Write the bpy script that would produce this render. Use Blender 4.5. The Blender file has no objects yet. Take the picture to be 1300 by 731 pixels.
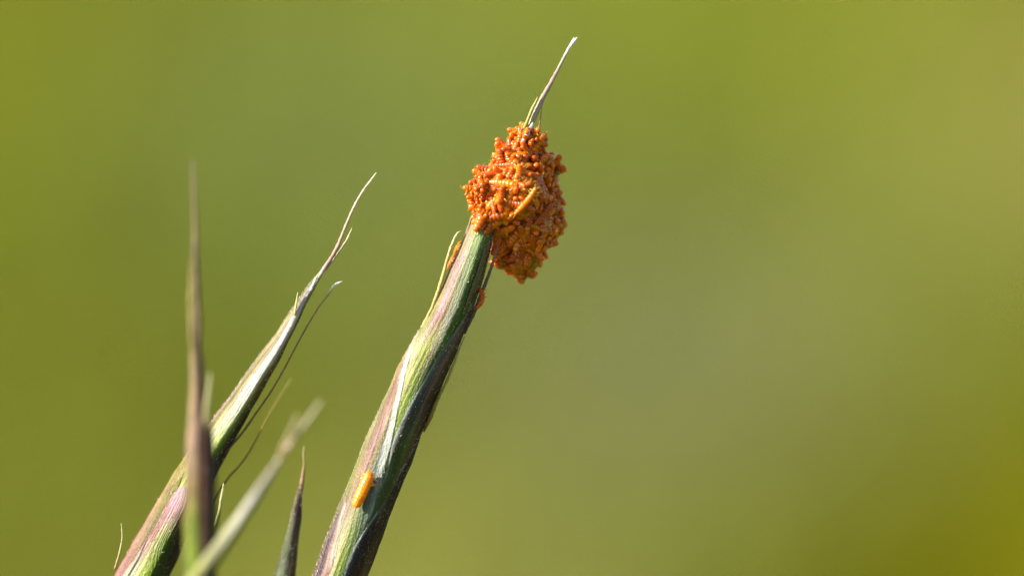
import bpy, math, random
import numpy as np
from mathutils import Vector, Matrix

random.seed(7)
rng = np.random.default_rng(11)
R_ = math.radians

# ------------------------------------------------------------------ camera, sky, sun, exposure
# One Blender unit is one centimetre. The place is a few grass spikelets 30 cm above a meadow,
# seen through a macro lens from 17 cm away.
PITCH = R_(15.0)
DIST = 17.0
K = 0.002                                   # cm per photograph pixel on the plane of focus (26 mm frame)
O = np.array([0.0, 0.0, 30.0])
AX_R = np.array([1.0, 0.0, 0.0])
AX_F = np.array([0.0, math.cos(PITCH), -math.sin(PITCH)])
AX_U = np.array([0.0, math.sin(PITCH), math.cos(PITCH)])

scene = bpy.context.scene
col = scene.collection
cam_d = bpy.data.cameras.new('camera')
cam = bpy.data.objects.new('camera', cam_d)
col.objects.link(cam)
cam.location = Vector(O - AX_F * DIST)
cam.rotation_euler = (math.pi / 2 - PITCH, 0, 0)
cam_d.sensor_width = 36.0
cam_d.lens = 36.0 * DIST / 2.6
cam_d.clip_start = 0.5
cam_d.clip_end = 80000.0
cam_d.dof.use_dof = True
cam_d.dof.focus_distance = DIST - 0.02
APERTURE = 0.92                              # cm, diameter of the entrance pupil
cam_d.dof.aperture_fstop = 1e-3 * cam_d.lens / APERTURE
scene.camera = cam

# direction towards the sun: from the upper left, a little behind the camera
to_sun = Vector((-0.83, -0.18, 0.52)).normalized()
world = bpy.data.worlds.new('World')
scene.world = world
world.use_nodes = True
wn = world.node_tree
wn.nodes.clear()
sky = wn.nodes.new('ShaderNodeTexSky')
sky.sky_type = 'NISHITA'
sky.sun_disc = False
sky.sun_elevation = math.asin(to_sun.z)
sky.sun_rotation = math.atan2(to_sun.x, to_sun.y)
bg = wn.nodes.new('ShaderNodeBackground')
bg.inputs[1].default_value = 0.092
wo = wn.nodes.new('ShaderNodeOutputWorld')
wn.links.new(sky.outputs[0], bg.inputs[0])
wn.links.new(bg.outputs[0], wo.inputs[0])
sun_d = bpy.data.lights.new('sun', 'SUN')
sun_d.energy = 5.0
sun_d.angle = R_(0.53)
sun_d.color = (1.0, 0.95, 0.87)
sun = bpy.data.objects.new('sun', sun_d)
col.objects.link(sun)
sun.rotation_euler = to_sun.to_track_quat('Z', 'Y').to_euler()
sun.location = (-40, -20, 80)

scene.view_settings.view_transform = 'Standard'
scene.view_settings.look = 'None'
scene.view_settings.gamma = 1.0
scene.view_settings.use_curve_mapping = False
scene.view_settings.exposure = 1.24
scene.cycles.use_denoising = True
scene.cycles.denoiser = 'OPENIMAGEDENOISE'
scene.cycles.max_bounces = 8
scene.cycles.transparent_max_bounces = 8
scene.cycles.caustics_reflective = False
scene.cycles.caustics_refractive = False
scene.cycles.sample_clamp_indirect = 6.0


# ------------------------------------------------------------------ helpers
def W(p):
    """plant space (x right, y up, z towards the camera, in 0.02 mm steps) -> world centimetres"""
    p = np.asarray(p, float)
    s = (DIST - p[..., 2:3] * K) / DIST
    return (O + AX_R * ((p[..., 0:1] - 650.0) * K * s) + AX_U * ((p[..., 1:2] - 365.5) * K * s)
            - AX_F * (p[..., 2:3] * K))


def V3(x, y, z=0.0):
    return np.array([x, 731.0 - y, z], float)


def lin(c):
    c = np.asarray(c, float) / 255.0
    return np.where(c <= 0.04045, c / 12.92, ((c + 0.055) / 1.055) ** 2.4)


def spline(ts, vals, q):
    """Catmull-Rom through vals at ts, evaluated at q"""
    ts = np.asarray(ts, float); vals = np.asarray(vals, float); q = np.atleast_1d(np.asarray(q, float))
    if len(ts) == 2:
        f = ((q - ts[0]) / (ts[1] - ts[0]))[:, None]
        return vals[0] * (1 - f) + vals[1] * f
    m = np.zeros_like(vals)
    m[1:-1] = (vals[2:] - vals[:-2]) / (ts[2:] - ts[:-2])[:, None]
    m[0] = (vals[1] - vals[0]) / (ts[1] - ts[0]); m[-1] = (vals[-1] - vals[-2]) / (ts[-1] - ts[-2])
    i = np.clip(np.searchsorted(ts, q, side='right') - 1, 0, len(ts) - 2)
    h = (ts[i + 1] - ts[i]); f = np.clip((q - ts[i]) / h, 0, 1)[:, None]; h = h[:, None]
    f2, f3 = f * f, f * f * f
    return ((2 * f3 - 3 * f2 + 1) * vals[i] + (f3 - 2 * f2 + f) * h * m[i]
            + (-2 * f3 + 3 * f2) * vals[i + 1] + (f3 - f2) * h * m[i + 1])


def norm(a):
    return a / np.maximum(np.linalg.norm(a, axis=-1, keepdims=True), 1e-12)


def make_mesh(name, verts, faces, mat=None, cols=None, uvs=None, smooth=True):
    me = bpy.data.meshes.new(name)
    me.from_pydata(np.asarray(verts).tolist(), [], faces)
    me.update()
    if smooth:
        me.polygons.foreach_set('use_smooth', [True] * len(me.polygons))
    if cols is not None:
        a = me.color_attributes.new('Col', 'FLOAT_COLOR', 'POINT')
        c4 = np.ones((len(verts), 4)); c4[:, :3] = cols
        a.data.foreach_set('color', c4.ravel())
    if uvs is not None:
        ul = me.uv_layers.new(name='UVMap')
        li = np.zeros(len(me.loops), dtype=np.int32)
        me.loops.foreach_get('vertex_index', li)
        ul.data.foreach_set('uv', np.asarray(uvs)[li].ravel())
    if mat:
        me.materials.append(mat)
    return me


def link(name, me, parent=None, **props):
    o = bpy.data.objects.new(name, me)
    col.objects.link(o)
    if parent is not None:
        o.parent = parent
    for k, v in props.items():
        o[k] = v
    return o


def root_of(o):
    while o.parent is not None:
        o = o.parent
    return np.array(o.location)


def part(name, wverts, faces, mat, parent, cols=None, uvs=None, smooth=True, **props):
    """a part whose vertices are given in world space, parented to its thing"""
    me = make_mesh(name, np.asarray(wverts) - root_of(parent), faces, mat, cols, uvs, smooth)
    return link(name, me, parent, **props)


def thing(name, label, cat, loc, group=None):
    o = bpy.data.objects.new(name, None)
    col.objects.link(o)
    o.location = loc
    o.empty_display_size = 0.2
    o['label'] = label
    o['category'] = cat
    if group:
        o['group'] = group
    return o


# ------------------------------------------------------------------ materials
def new_mat(name):
    m = bpy.data.materials.new(name)
    m.use_nodes = True
    nt = m.node_tree
    nt.nodes.clear()
    return m, nt, nt.nodes, nt.links


def N(nodes, t, **kw):
    n = nodes.new(t)
    for k, v in kw.items():
        setattr(n, k, v)
    return n


def math_node(nodes, links, op, a, b=None, clamp=False):
    n = nodes.new('ShaderNodeMath'); n.operation = op; n.use_clamp = clamp
    for i, x in enumerate((a, b)):
        if x is None:
            continue
        if isinstance(x, (int, float)):
            n.inputs[i].default_value = x
        else:
            links.new(x, n.inputs[i])
    return n.outputs[0]


def bract_material(name, veins=14.0, speck=0.14, rough=0.46, transl=0.36):
    m, nt, nd, lk = new_mat(name)
    out = N(nd, 'ShaderNodeOutputMaterial')
    att = N(nd, 'ShaderNodeAttribute', attribute_name='Col')
    uv = N(nd, 'ShaderNodeUVMap', uv_map='UVMap')
    sep = N(nd, 'ShaderNodeSeparateXYZ'); lk.new(uv.outputs[0], sep.inputs[0])
    # long streaks that run with the veins
    mp = N(nd, 'ShaderNodeMapping'); mp.inputs['Scale'].default_value = (22.0, 1.1, 1.0)
    lk.new(uv.outputs[0], mp.inputs['Vector'])
    st = N(nd, 'ShaderNodeTexNoise'); st.inputs['Scale'].default_value = 1.0
    st.inputs['Detail'].default_value = 4.0; st.inputs['Roughness'].default_value = 0.6
    lk.new(mp.outputs[0], st.inputs['Vector'])
    # patches of tinge
    tn = N(nd, 'ShaderNodeTexNoise'); tn.inputs['Scale'].default_value = 3.2; tn.inputs['Detail'].default_value = 5.0
    lk.new(uv.outputs[0], tn.inputs['Vector'])
    # cell rows: fine granules
    mp2 = N(nd, 'ShaderNodeMapping'); mp2.inputs['Scale'].default_value = (46.0, 30.0, 1.0)
    lk.new(uv.outputs[0], mp2.inputs['Vector'])
    gr = N(nd, 'ShaderNodeTexVoronoi'); gr.inputs['Scale'].default_value = 1.0
    lk.new(mp2.outputs[0], gr.inputs['Vector'])
    # veins
    wv = math_node(nd, lk, 'SINE', math_node(nd, lk, 'ADD', math_node(nd, lk, 'MULTIPLY', sep.outputs[0], veins * 6.2832), math_node(nd, lk, 'MULTIPLY', tn.outputs[0], 9.0)))
    vein = math_node(nd, lk, 'POWER', math_node(nd, lk, 'MULTIPLY_ADD', wv, 0.5), 3.0)
    vein.node.inputs[0].links[0].from_node.inputs[2].default_value = 0.5
    # value factor
    f1 = N(nd, 'ShaderNodeMapRange'); f1.inputs['From Min'].default_value = 0.3; f1.inputs['From Max'].default_value = 0.7
    f1.inputs['To Min'].default_value = 0.62; f1.inputs['To Max'].default_value = 1.25
    lk.new(st.outputs[0], f1.inputs['Value'])
    f2 = N(nd, 'ShaderNodeMapRange'); f2.inputs['From Min'].default_value = 0.3; f2.inputs['From Max'].default_value = 0.7
    f2.inputs['To Min'].default_value = 0.8; f2.inputs['To Max'].default_value = 1.18
    lk.new(tn.outputs[0], f2.inputs['Value'])
    fv = math_node(nd, lk, 'MULTIPLY', f1.outputs[0], f2.outputs[0])
    vm = N(nd, 'ShaderNodeVectorMath', operation='SCALE')
    lk.new(att.outputs['Color'], vm.inputs[0]); lk.new(fv, vm.inputs['Scale'])
    # purple-brown streaks where the pigment lies
    pk = N(nd, 'ShaderNodeMapRange'); pk.inputs['From Min'].default_value = 0.52; pk.inputs['From Max'].default_value = 0.75
    pk.inputs['To Max'].default_value = 0.55
    lk.new(st.outputs[0], pk.inputs['Value'])
    mixp = N(nd, 'ShaderNodeMix', data_type='RGBA'); mixp.blend_type = 'MULTIPLY'
    mixp.inputs['B'].default_value = (0.80, 0.62, 0.66, 1)
    lk.new(pk.outputs[0], mixp.inputs['Factor']); lk.new(vm.outputs[0], mixp.inputs['A'])
    # pale papillae
    sp = N(nd, 'ShaderNodeMapRange'); sp.inputs['From Min'].default_value = 0.36; sp.inputs['From Max'].default_value = 0.10
    sp.inputs['To Min'].default_value = 0.0; sp.inputs['To Max'].default_value = speck
    lk.new(gr.outputs['Distance'], sp.inputs['Value'])
    spm = math_node(nd, lk, 'MULTIPLY', sp.outputs[0], f2.outputs[0])
    mixs = N(nd, 'ShaderNodeMix', data_type='RGBA')
    mixs.inputs['B'].default_value = (0.62, 0.60, 0.50, 1)
    lk.new(spm, mixs.inputs['Factor']); lk.new(mixp.outputs['Result'], mixs.inputs['A'])
    # relief
    h = math_node(nd, lk, 'ADD', math_node(nd, lk, 'MULTIPLY', vein, 0.4), math_node(nd, lk, 'MULTIPLY', st.outputs[0], 0.8))
    h = math_node(nd, lk, 'SUBTRACT', h, math_node(nd, lk, 'MULTIPLY', gr.outputs['Distance'], 0.9))
    bp = N(nd, 'ShaderNodeBump'); bp.inputs['Strength'].default_value = 0.8; bp.inputs['Distance'].default_value = 0.0018
    lk.new(h, bp.inputs['Height'])
    p = N(nd, 'ShaderNodeBsdfPrincipled')
    p.inputs['Roughness'].default_value = rough
    p.inputs['Specular IOR Level'].default_value = 0.3
    lk.new(mixs.outputs['Result'], p.inputs['Base Color']); lk.new(bp.outputs[0], p.inputs['Normal'])
    tr = N(nd, 'ShaderNodeBsdfTranslucent'); lk.new(mixs.outputs['Result'], tr.inputs[0])
    mx = N(nd, 'ShaderNodeMixShader'); mx.inputs[0].default_value = transl
    lk.new(p.outputs[0], mx.inputs[1]); lk.new(tr.outputs[0], mx.inputs[2])
    lk.new(mx.outputs[0], out.inputs[0])
    return m


def simple_plant_material(name, rough=0.5, transl=0.25, scale=300.0, spec=0.4, amp=(0.6, 1.3)):
    m, nt, nd, lk = new_mat(name)
    out = N(nd, 'ShaderNodeOutputMaterial')
    att = N(nd, 'ShaderNodeAttribute', attribute_name='Col')
    tc = N(nd, 'ShaderNodeTexCoord')
    no = N(nd, 'ShaderNodeTexNoise'); no.inputs['Scale'].default_value = scale; no.inputs['Detail'].default_value = 3.0
    lk.new(tc.outputs['Object'], no.inputs['Vector'])
    f = N(nd, 'ShaderNodeMapRange'); f.inputs['From Min'].default_value = 0.3; f.inputs['From Max'].default_value = 0.7
    f.inputs['To Min'].default_value = amp[0]; f.inputs['To Max'].default_value = amp[1]
    lk.new(no.outputs[0], f.inputs['Value'])
    vm = N(nd, 'ShaderNodeVectorMath', operation='SCALE')
    lk.new(att.outputs['Color'], vm.inputs[0]); lk.new(f.outputs[0], vm.inputs['Scale'])
    bp = N(nd, 'ShaderNodeBump'); bp.inputs['Strength'].default_value = 0.5; bp.inputs['Distance'].default_value = 0.002
    lk.new(no.outputs[0], bp.inputs['Height'])
    p = N(nd, 'ShaderNodeBsdfPrincipled'); p.inputs['Roughness'].default_value = rough
    p.inputs['Specular IOR Level'].default_value = spec
    lk.new(vm.outputs[0], p.inputs['Base Color']); lk.new(bp.outputs[0], p.inputs['Normal'])
    tr = N(nd, 'ShaderNodeBsdfTranslucent'); lk.new(vm.outputs[0], tr.inputs[0])
    mx = N(nd, 'ShaderNodeMixShader'); mx.inputs[0].default_value = transl
    lk.new(p.outputs[0], mx.inputs[1]); lk.new(tr.outputs[0], mx.inputs[2]); lk.new(mx.outputs[0], out.inputs[0])
    return m


def larva_material(name, sss=0.9, ramp_cols3=((0.46, 0.074, 0.0001), (0.57, 0.116, 0.0001), (0.76, 0.205, 0.0002))):
    m, nt, nd, lk = new_mat(name)
    out = N(nd, 'ShaderNodeOutputMaterial')
    att = N(nd, 'ShaderNodeAttribute', attribute_name='Col')
    oi = N(nd, 'ShaderNodeObjectInfo')
    tc = N(nd, 'ShaderNodeTexCoord')
    no = N(nd, 'ShaderNodeTexNoise'); no.inputs['Scale'].default_value = 130.0; no.inputs['Detail'].default_value = 3.0
    lk.new(tc.outputs['Object'], no.inputs['Vector'])
    ramp = N(nd, 'ShaderNodeValToRGB')
    cr = ramp.color_ramp
    cr.elements[0].position = 0.0; cr.elements[0].color = (*ramp_cols3[0], 1)
    cr.elements[1].position = 1.0; cr.elements[1].color = (*ramp_cols3[2], 1)
    e = cr.elements.new(0.5); e.color = (*ramp_cols3[1], 1)
    lk.new(oi.outputs['Random'], ramp.inputs[0])
    mul = N(nd, 'ShaderNodeMix', data_type='RGBA'); mul.blend_type = 'MULTIPLY'; mul.inputs['Factor'].default_value = 1.0
    lk.new(ramp.outputs[0], mul.inputs['A']); lk.new(att.outputs['Color'], mul.inputs['B'])
    f = N(nd, 'ShaderNodeMapRange'); f.inputs['From Min'].default_value = 0.3; f.inputs['From Max'].default_value = 0.7
    f.inputs['To Min'].default_value = 0.8; f.inputs['To Max'].default_value = 1.15
    lk.new(no.outputs[0], f.inputs['Value'])
    vm = N(nd, 'ShaderNodeVectorMath', operation='SCALE')
    lk.new(mul.outputs['Result'], vm.inputs[0]); lk.new(f.outputs[0], vm.inputs['Scale'])
    bp = N(nd, 'ShaderNodeBump'); bp.inputs['Strength'].default_value = 0.25; bp.inputs['Distance'].default_value = 0.002
    lk.new(no.outputs[0], bp.inputs['Height'])
    p = N(nd, 'ShaderNodeBsdfPrincipled')
    p.inputs['Roughness'].default_value = 0.35
    p.inputs['IOR'].default_value = 1.45
    p.inputs['Specular IOR Level'].default_value = 0.12
    p.inputs['Subsurface Weight'].default_value = sss
    p.inputs['Subsurface Radius'].default_value = (1.0, 0.42, 0.05)
    p.inputs['Subsurface Scale'].default_value = 0.026
    p.inputs['Coat Weight'].default_value = 0.75
    p.inputs['Coat Roughness'].default_value = 0.19
    lk.new(vm.outputs[0], p.inputs['Base Color']); lk.new(bp.outputs[0], p.inputs['Normal'])
    lk.new(p.outputs[0], out.inputs[0])
    return m


M_BRACT = bract_material('bract_green')
M_DRY = bract_material('bract_dry', veins=9.0, speck=0.2, rough=0.5, transl=0.35)
M_AWN = simple_plant_material('awn_scabrid', scale=420.0)
M_HAIR = simple_plant_material('bristle_pale', rough=0.3, transl=0.45, scale=60.0, spec=0.6, amp=(0.9, 1.1))
M_STALK = simple_plant_material('stalk_green', scale=40.0)
M_LARVA = larva_material('larva_skin')
M_LARVA_BRIGHT = larva_material('larva_skin_bright', 0.6, ((0.82, 0.27, 0.001), (0.84, 0.28, 0.001), (0.86, 0.29, 0.001)))
M_BLADE = simple_plant_material('meadow_blade', rough=0.55, transl=0.4, scale=1.5, spec=0.06, amp=(0.8, 1.2))

# ------------------------------------------------------------------ setting: ground and meadow
gm, nt, nd, lk = new_mat('meadow_ground')
out = N(nd, 'ShaderNodeOutputMaterial')
tc = N(nd, 'ShaderNodeTexCoord')
n1 = N(nd, 'ShaderNodeTexNoise'); n1.inputs['Scale'].default_value = 0.9; n1.inputs['Detail'].default_value = 8.0
n2 = N(nd, 'ShaderNodeTexNoise'); n2.inputs['Scale'].default_value = 0.035; n2.inputs['Detail'].default_value = 4.0
lk.new(tc.outputs['Object'], n1.inputs['Vector']); lk.new(tc.outputs['Object'], n2.inputs['Vector'])
rp = N(nd, 'ShaderNodeValToRGB')
rp.color_ramp.elements[0].position = 0.3; rp.color_ramp.elements[0].color = (0.040, 0.048, 0.004, 1)
rp.color_ramp.elements[1].position = 0.7; rp.color_ramp.elements[1].color = (0.15, 0.15, 0.014, 1)
lk.new(n1.outputs[0], rp.inputs[0])
rp2 = N(nd, 'ShaderNodeValToRGB')
rp2.color_ramp.elements[0].position = 0.35; rp2.color_ramp.elements[0].color = (0.8, 1.0, 0.8, 1)
rp2.color_ramp.elements[1].position = 0.65; rp2.color_ramp.elements[1].color = (1.25, 1.1, 0.9, 1)
lk.new(n2.outputs[0], rp2.inputs[0])
mm = N(nd, 'ShaderNodeMix', data_type='RGBA'); mm.blend_type = 'MULTIPLY'; mm.inputs['Factor'].default_value = 1.0
lk.new(rp.outputs[0], mm.inputs['A']); lk.new(rp2.outputs[0], mm.inputs['B'])
bp = N(nd, 'ShaderNodeBump'); bp.inputs['Distance'].default_value = 0.8; lk.new(n1.outputs[0], bp.inputs['Height'])
pb = N(nd, 'ShaderNodeBsdfPrincipled'); pb.inputs['Roughness'].default_value = 0.9; pb.inputs['Specular IOR Level'].default_value = 0.1
lk.new(mm.outputs['Result'], pb.inputs['Base Color']); lk.new(bp.outputs[0], pb.inputs['Normal'])
lk.new(pb.outputs[0], out.inputs[0])

GS = 30000.0
gx = np.concatenate([[-GS, -3000, -600], np.linspace(-200, 200, 61), [600, 3000, GS]])
gy = np.concatenate([[-GS, -3000, -600], np.linspace(-150, 350, 71), [700, 3000, GS]])
GX, GY = np.meshgrid(gx, gy)
GZ = (np.sin(GX * 0.11 + 1.3) * np.cos(GY * 0.09) * 0.6 + np.sin(GX * 0.31 + GY * 0.23) * 0.25) * np.exp(-(GX ** 2 + (GY - 90) ** 2) / 2e5)
gv = np.stack([GX, GY, GZ], -1).reshape(-1, 3)
nx = len(gx)
gf = [(j * nx + i, j * nx + i + 1, (j + 1) * nx + i + 1, (j + 1) * nx + i) for j in range(len(gy) - 1) for i in range(nx - 1)]
link('ground', make_mesh('ground', gv, gf, gm), kind='structure')

# colours of the sward: patches of fresh, olive and straw-dry growth (x, y, radius in cm, colour)
SWARD = np.array([0.246, 0.263, 0.022])
PATCHES = [   # x, y, radius, weight, colour
    (-10.5, 121, 5.0, 1.0, (0.224, 0.226, 0.014)),
    (-10.0, 96, 5.5, 1.0, (0.172, 0.176, 0.018)),
    (-3.7, 119, 3.9, 1.1, (0.290, 0.352, 0.125)),
    (2.8, 112, 3.0, 2.2, (0.180, 0.208, 0.000)),
    (12.0, 117, 2.2, 2.0, (0.560, 0.440, 0.175)),
    (6.0, 120, 3.2, 1.0, (0.255, 0.275, 0.050)),
    (3.3, 102, 3.2, 1.2, (0.305, 0.312, 0.185)),
    (-0.8, 82, 3.8, 1.0, (0.350, 0.342, 0.100)),
    (7.4, 86, 3.5, 6.0, (0.208, 0.196, 0.000)),
    (9.0, 106, 2.8, 1.2, (0.228, 0.245, 0.016)),
]
_tr = np.random.default_rng(5)
TUFTS = np.stack([_tr.uniform(-24, 24, 260), _tr.uniform(55, 175, 260), _tr.uniform(0.8, 2.2, 260), _tr.normal(0, 0.20, 260), _tr.normal(0, 0.05, 260)], -1)


def sward_colour(x, y):
    w0 = np.full(x.shape, 0.35)
    acc = w0[:, None] * SWARD
    tot = w0.copy()
    for (px, py, r, k, c) in PATCHES:
        w = k * np.exp(-(((x - px) / r) ** 2 + ((y - py) / (r * 2.1)) ** 2))
        acc = acc + w[:, None] * np.array(c); tot = tot + w
    out_ = acc / tot[:, None] * np.array([1.055, 1.075, 1.1])
    for (px, py, r, b, h) in TUFTS:
        w = np.exp(-(((x - px) / r) ** 2 + ((y - py) / (r * 2.5)) ** 2))
        out_ = out_ * np.exp(w[:, None] * np.array([b + h, b - h * 0.5, b - h]))
    return out_


def meadow(n, xr, yr, dens_near):
    x = rng.uniform(xr[0], xr[1], n); y = rng.uniform(yr[0], yr[1], n)
    # denser where the lens looks
    keep = rng.random(n) < np.where(np.abs(x) < 26, 1.0, dens_near)
    x, y = x[keep], y[keep]; n = len(x)
    L = rng.uniform(2.2, 5.2, n); wd = rng.uniform(0.14, 0.34, n)
    az = rng.uniform(0, 2 * np.pi, n); lean = rng.uniform(0.25, 1.1, n); curl = rng.uniform(0.1, 1.0, n)
    side_a = az + np.pi / 2 + rng.normal(0, 0.4, n)
    side = np.stack([np.cos(side_a), np.sin(side_a), np.zeros(n)], -1)
    dirh = np.stack([np.cos(az), np.sin(az)], -1)
    verts = np.zeros((n, 7, 3)); cols = np.zeros((n, 7, 3))
    base = sward_colour(x + rng.normal(0, 0.6, n), y + rng.normal(0, 1.0, n))
    br = rng.lognormal(0, 0.16, n)
    hue = rng.normal(0, 0.07, n)
    base = base * br[:, None] * np.stack([1 + hue, 1 - hue * 0.3, np.ones(n)], -1)
    pos = np.stack([x, y, np.full(n, -0.3)], -1)
    ang = lean * 0.3
    for s in range(3):
        hw = wd * (0.5, 0.5, 0.36)[s]
        verts[:, 2 * s] = pos - side * hw[:, None]; verts[:, 2 * s + 1] = pos + side * hw[:, None]
        stp = L / 3
        pos = pos + np.concatenate([dirh * (np.sin(ang) * stp)[:, None], (np.cos(ang) * stp)[:, None]], -1)
        ang = ang + lean * 0.35 + curl * 0.35
    verts[:, 6] = pos
    cols[:] = base[:, None, :]
    fs = []
    for i in range(n):
        b = 7 * i
        fs += [(b, b + 1, b + 3, b + 2), (b + 2, b + 3, b + 5, b + 4), (b + 4, b + 5, b + 6)]
    me = make_mesh('meadow_grass', verts.reshape(-1, 3), fs, M_BLADE, np.clip(cols.reshape(-1, 3), 0, 1))
    return me


mg = link('meadow_grass', meadow(90000, (-90, 90), (48, 240), 0.5), kind='stuff')
mg['label'] = 'short green and straw coloured meadow grass far out of focus'
mg['category'] = 'grass'


# ------------------------------------------------------------------ grass spikelets
class Axis:
    """centre line of a spikelet: rows (x, y, z, radius) in plant space"""
    def __init__(self, rows, ridge=None):
        self.ridge = ridge                      # (angle of the front ridge, how far the section is four-sided)
        P = np.array([V3(r[0], r[1], r[2]) for r in rows])
        d = np.concatenate([[0], np.cumsum(np.linalg.norm(np.diff(P, axis=0), axis=1))])
        self.ts, self.P, self.R = d, P, np.array([[r[3]] for r in rows], float)
        self.len = d[-1]
        self.dense = np.linspace(0, d[-1], 800)
        self.dp = spline(d, P, self.dense)

    def at(self, t):
        t = np.atleast_1d(t)
        c = spline(self.ts, self.P, t)
        e = 1.0
        T = norm(spline(self.ts, self.P, np.clip(t + e, 0, self.len)) - spline(self.ts, self.P, np.clip(t - e, 0, self.len)))
        S = norm(np.cross(T, np.array([0, 0, 1.0])))
        Nn = norm(np.cross(S, T))
        return c, T, S, Nn, np.maximum(spline(self.ts, self.R, t), 0.6)[:, 0]

    def shape(self, th):
        """section radius factor: scales are folded, so the section is a rounded square with a ridge to the front"""
        th = np.asarray(th, float)
        if self.ridge is None:
            return np.ones_like(th)
        a = np.mod(th - math.radians(self.ridge[0]), np.pi / 2) - np.pi / 4
        return 1 - self.ridge[1] * (1 - math.cos(np.pi / 4) / np.cos(a))

    def t_of_y(self, y):
        return self.dense[np.argmin(np.abs(self.dp[:, 1] - (731 - y)))]

    def t_of_xy(self, x, y):
        q = V3(x, y)[:2]
        return self.dense[np.argmin(np.sum((self.dp[:, :2] - q) ** 2, axis=1))]

    def theta(self, x, y):
        t = self.t_of_xy(x, y)
        c, T, S, Nn, R = self.at(t)
        off = np.dot((V3(x, y) - c[0])[:2], S[0][:2]) / R[0]
        g = np.radians(np.linspace(-88, 88, 353))
        return t, math.degrees(g[np.argmin(np.abs(self.shape(g) * np.sin(g) - off))])


def ramp_cols(stops, u):
    us = [s[0] for s in stops]
    cs = np.array([lin(s[1]) for s in stops])
    return np.stack([np.interp(u, us, cs[:, k]) for k in range(3)], -1)


def tube_geo(pts, radii, seg=8, rough=0.0, flat=1.0, step=3.0):
    pts = np.array([np.asarray(p, float) for p in pts])
    d = np.concatenate([[0], np.cumsum(np.linalg.norm(np.diff(pts, axis=0), axis=1))])
    n = max(6, min(160, int(d[-1] / step)))
    q = np.linspace(0, d[-1], n)
    C = spline(d, pts, q)
    rr = np.maximum(spline(d, np.array(radii, float)[:, None], q)[:, 0], 0.15)
    T = norm(np.gradient(C, axis=0))
    S = norm(np.cross(T, np.array([0, 0, 1.0]) + 1e-3)); Nn = norm(np.cross(S, T))
    a = np.arange(seg) / seg * 2 * np.pi
    v = C[:, None] + rr[:, None, None] * (np.cos(a)[None, :, None] * S[:, None] + flat * np.sin(a)[None, :, None] * Nn[:, None])
    if rough:
        v = v + rng.normal(0, 1, v.shape) * (rough * rr)[:, None, None]
    f = [(i * seg + j, i * seg + (j + 1) % seg, (i + 1) * seg + (j + 1) % seg, (i + 1) * seg + j) for i in range(n - 1) for j in range(seg)]
    f.append(tuple(range(seg))[::-1]); f.append(tuple((n - 1) * seg + j for j in range(seg)))
    v = v.reshape(-1, 3)
    return v, f, np.repeat(q / d[-1], seg), C, T


def bristles(parent, pos, nrm, tan, length, rad=0.42, colr=(226, 220, 196), jitter=0.35):
    """short stiff hairs that point towards the tip: one stuff part"""
    n = len(pos)
    if n == 0:
        return
    ln = length * rng.uniform(0.5, 1.3, n)
    d = norm(tan * 0.75 + nrm * 0.6 + rng.normal(0, jitter, (n, 3)))
    a = norm(np.cross(d, rng.normal(0, 1, (n, 3)))); b = np.cross(d, a)
    v = np.zeros((n, 4, 3))
    for k in range(3):
        an = k * 2.0944
        v[:, k] = pos + (a * math.cos(an) + b * math.sin(an)) * rad - d * 0.3
    v[:, 3] = pos + d * ln[:, None]
    f = []
    for i in range(n):
        q = 4 * i
        f += [(q, q + 1, q + 3), (q + 1, q + 2, q + 3), (q + 2, q, q + 3)]
    c = np.tile(lin(colr), (4 * n, 1)) * np.repeat(rng.uniform(0.7, 1.1, n), 4)[:, None]
    return part('bristles', W(v.reshape(-1, 3)), f, M_HAIR, parent, c, smooth=False, kind='stuff')


def awn(parent, pts, radii, stops, name='awn', hairs=40, rough=0.12, hl=4.0, flat=1.0, **props):
    v, f, q, C, T = tube_geo([V3(*p) for p in pts], radii, 7, rough, flat)
    c = np.clip(ramp_cols(stops, q) * 1.35, 0, 0.8)
    o = part(name, W(v), f, M_AWN, parent, c, **props)
    depth = 0
    pp = parent
    while pp is not None:
        depth += 1; pp = pp.parent
    if hairs and depth < 2:
        i = rng.integers(0, len(C) - 2, hairs)
        nn = norm(np.cross(T[i], rng.normal(0, 1, (hairs, 3))))
        bristles(o, C[i] + nn * 0.6, nn, T[i], hl, rad=0.4)
    return o


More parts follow.
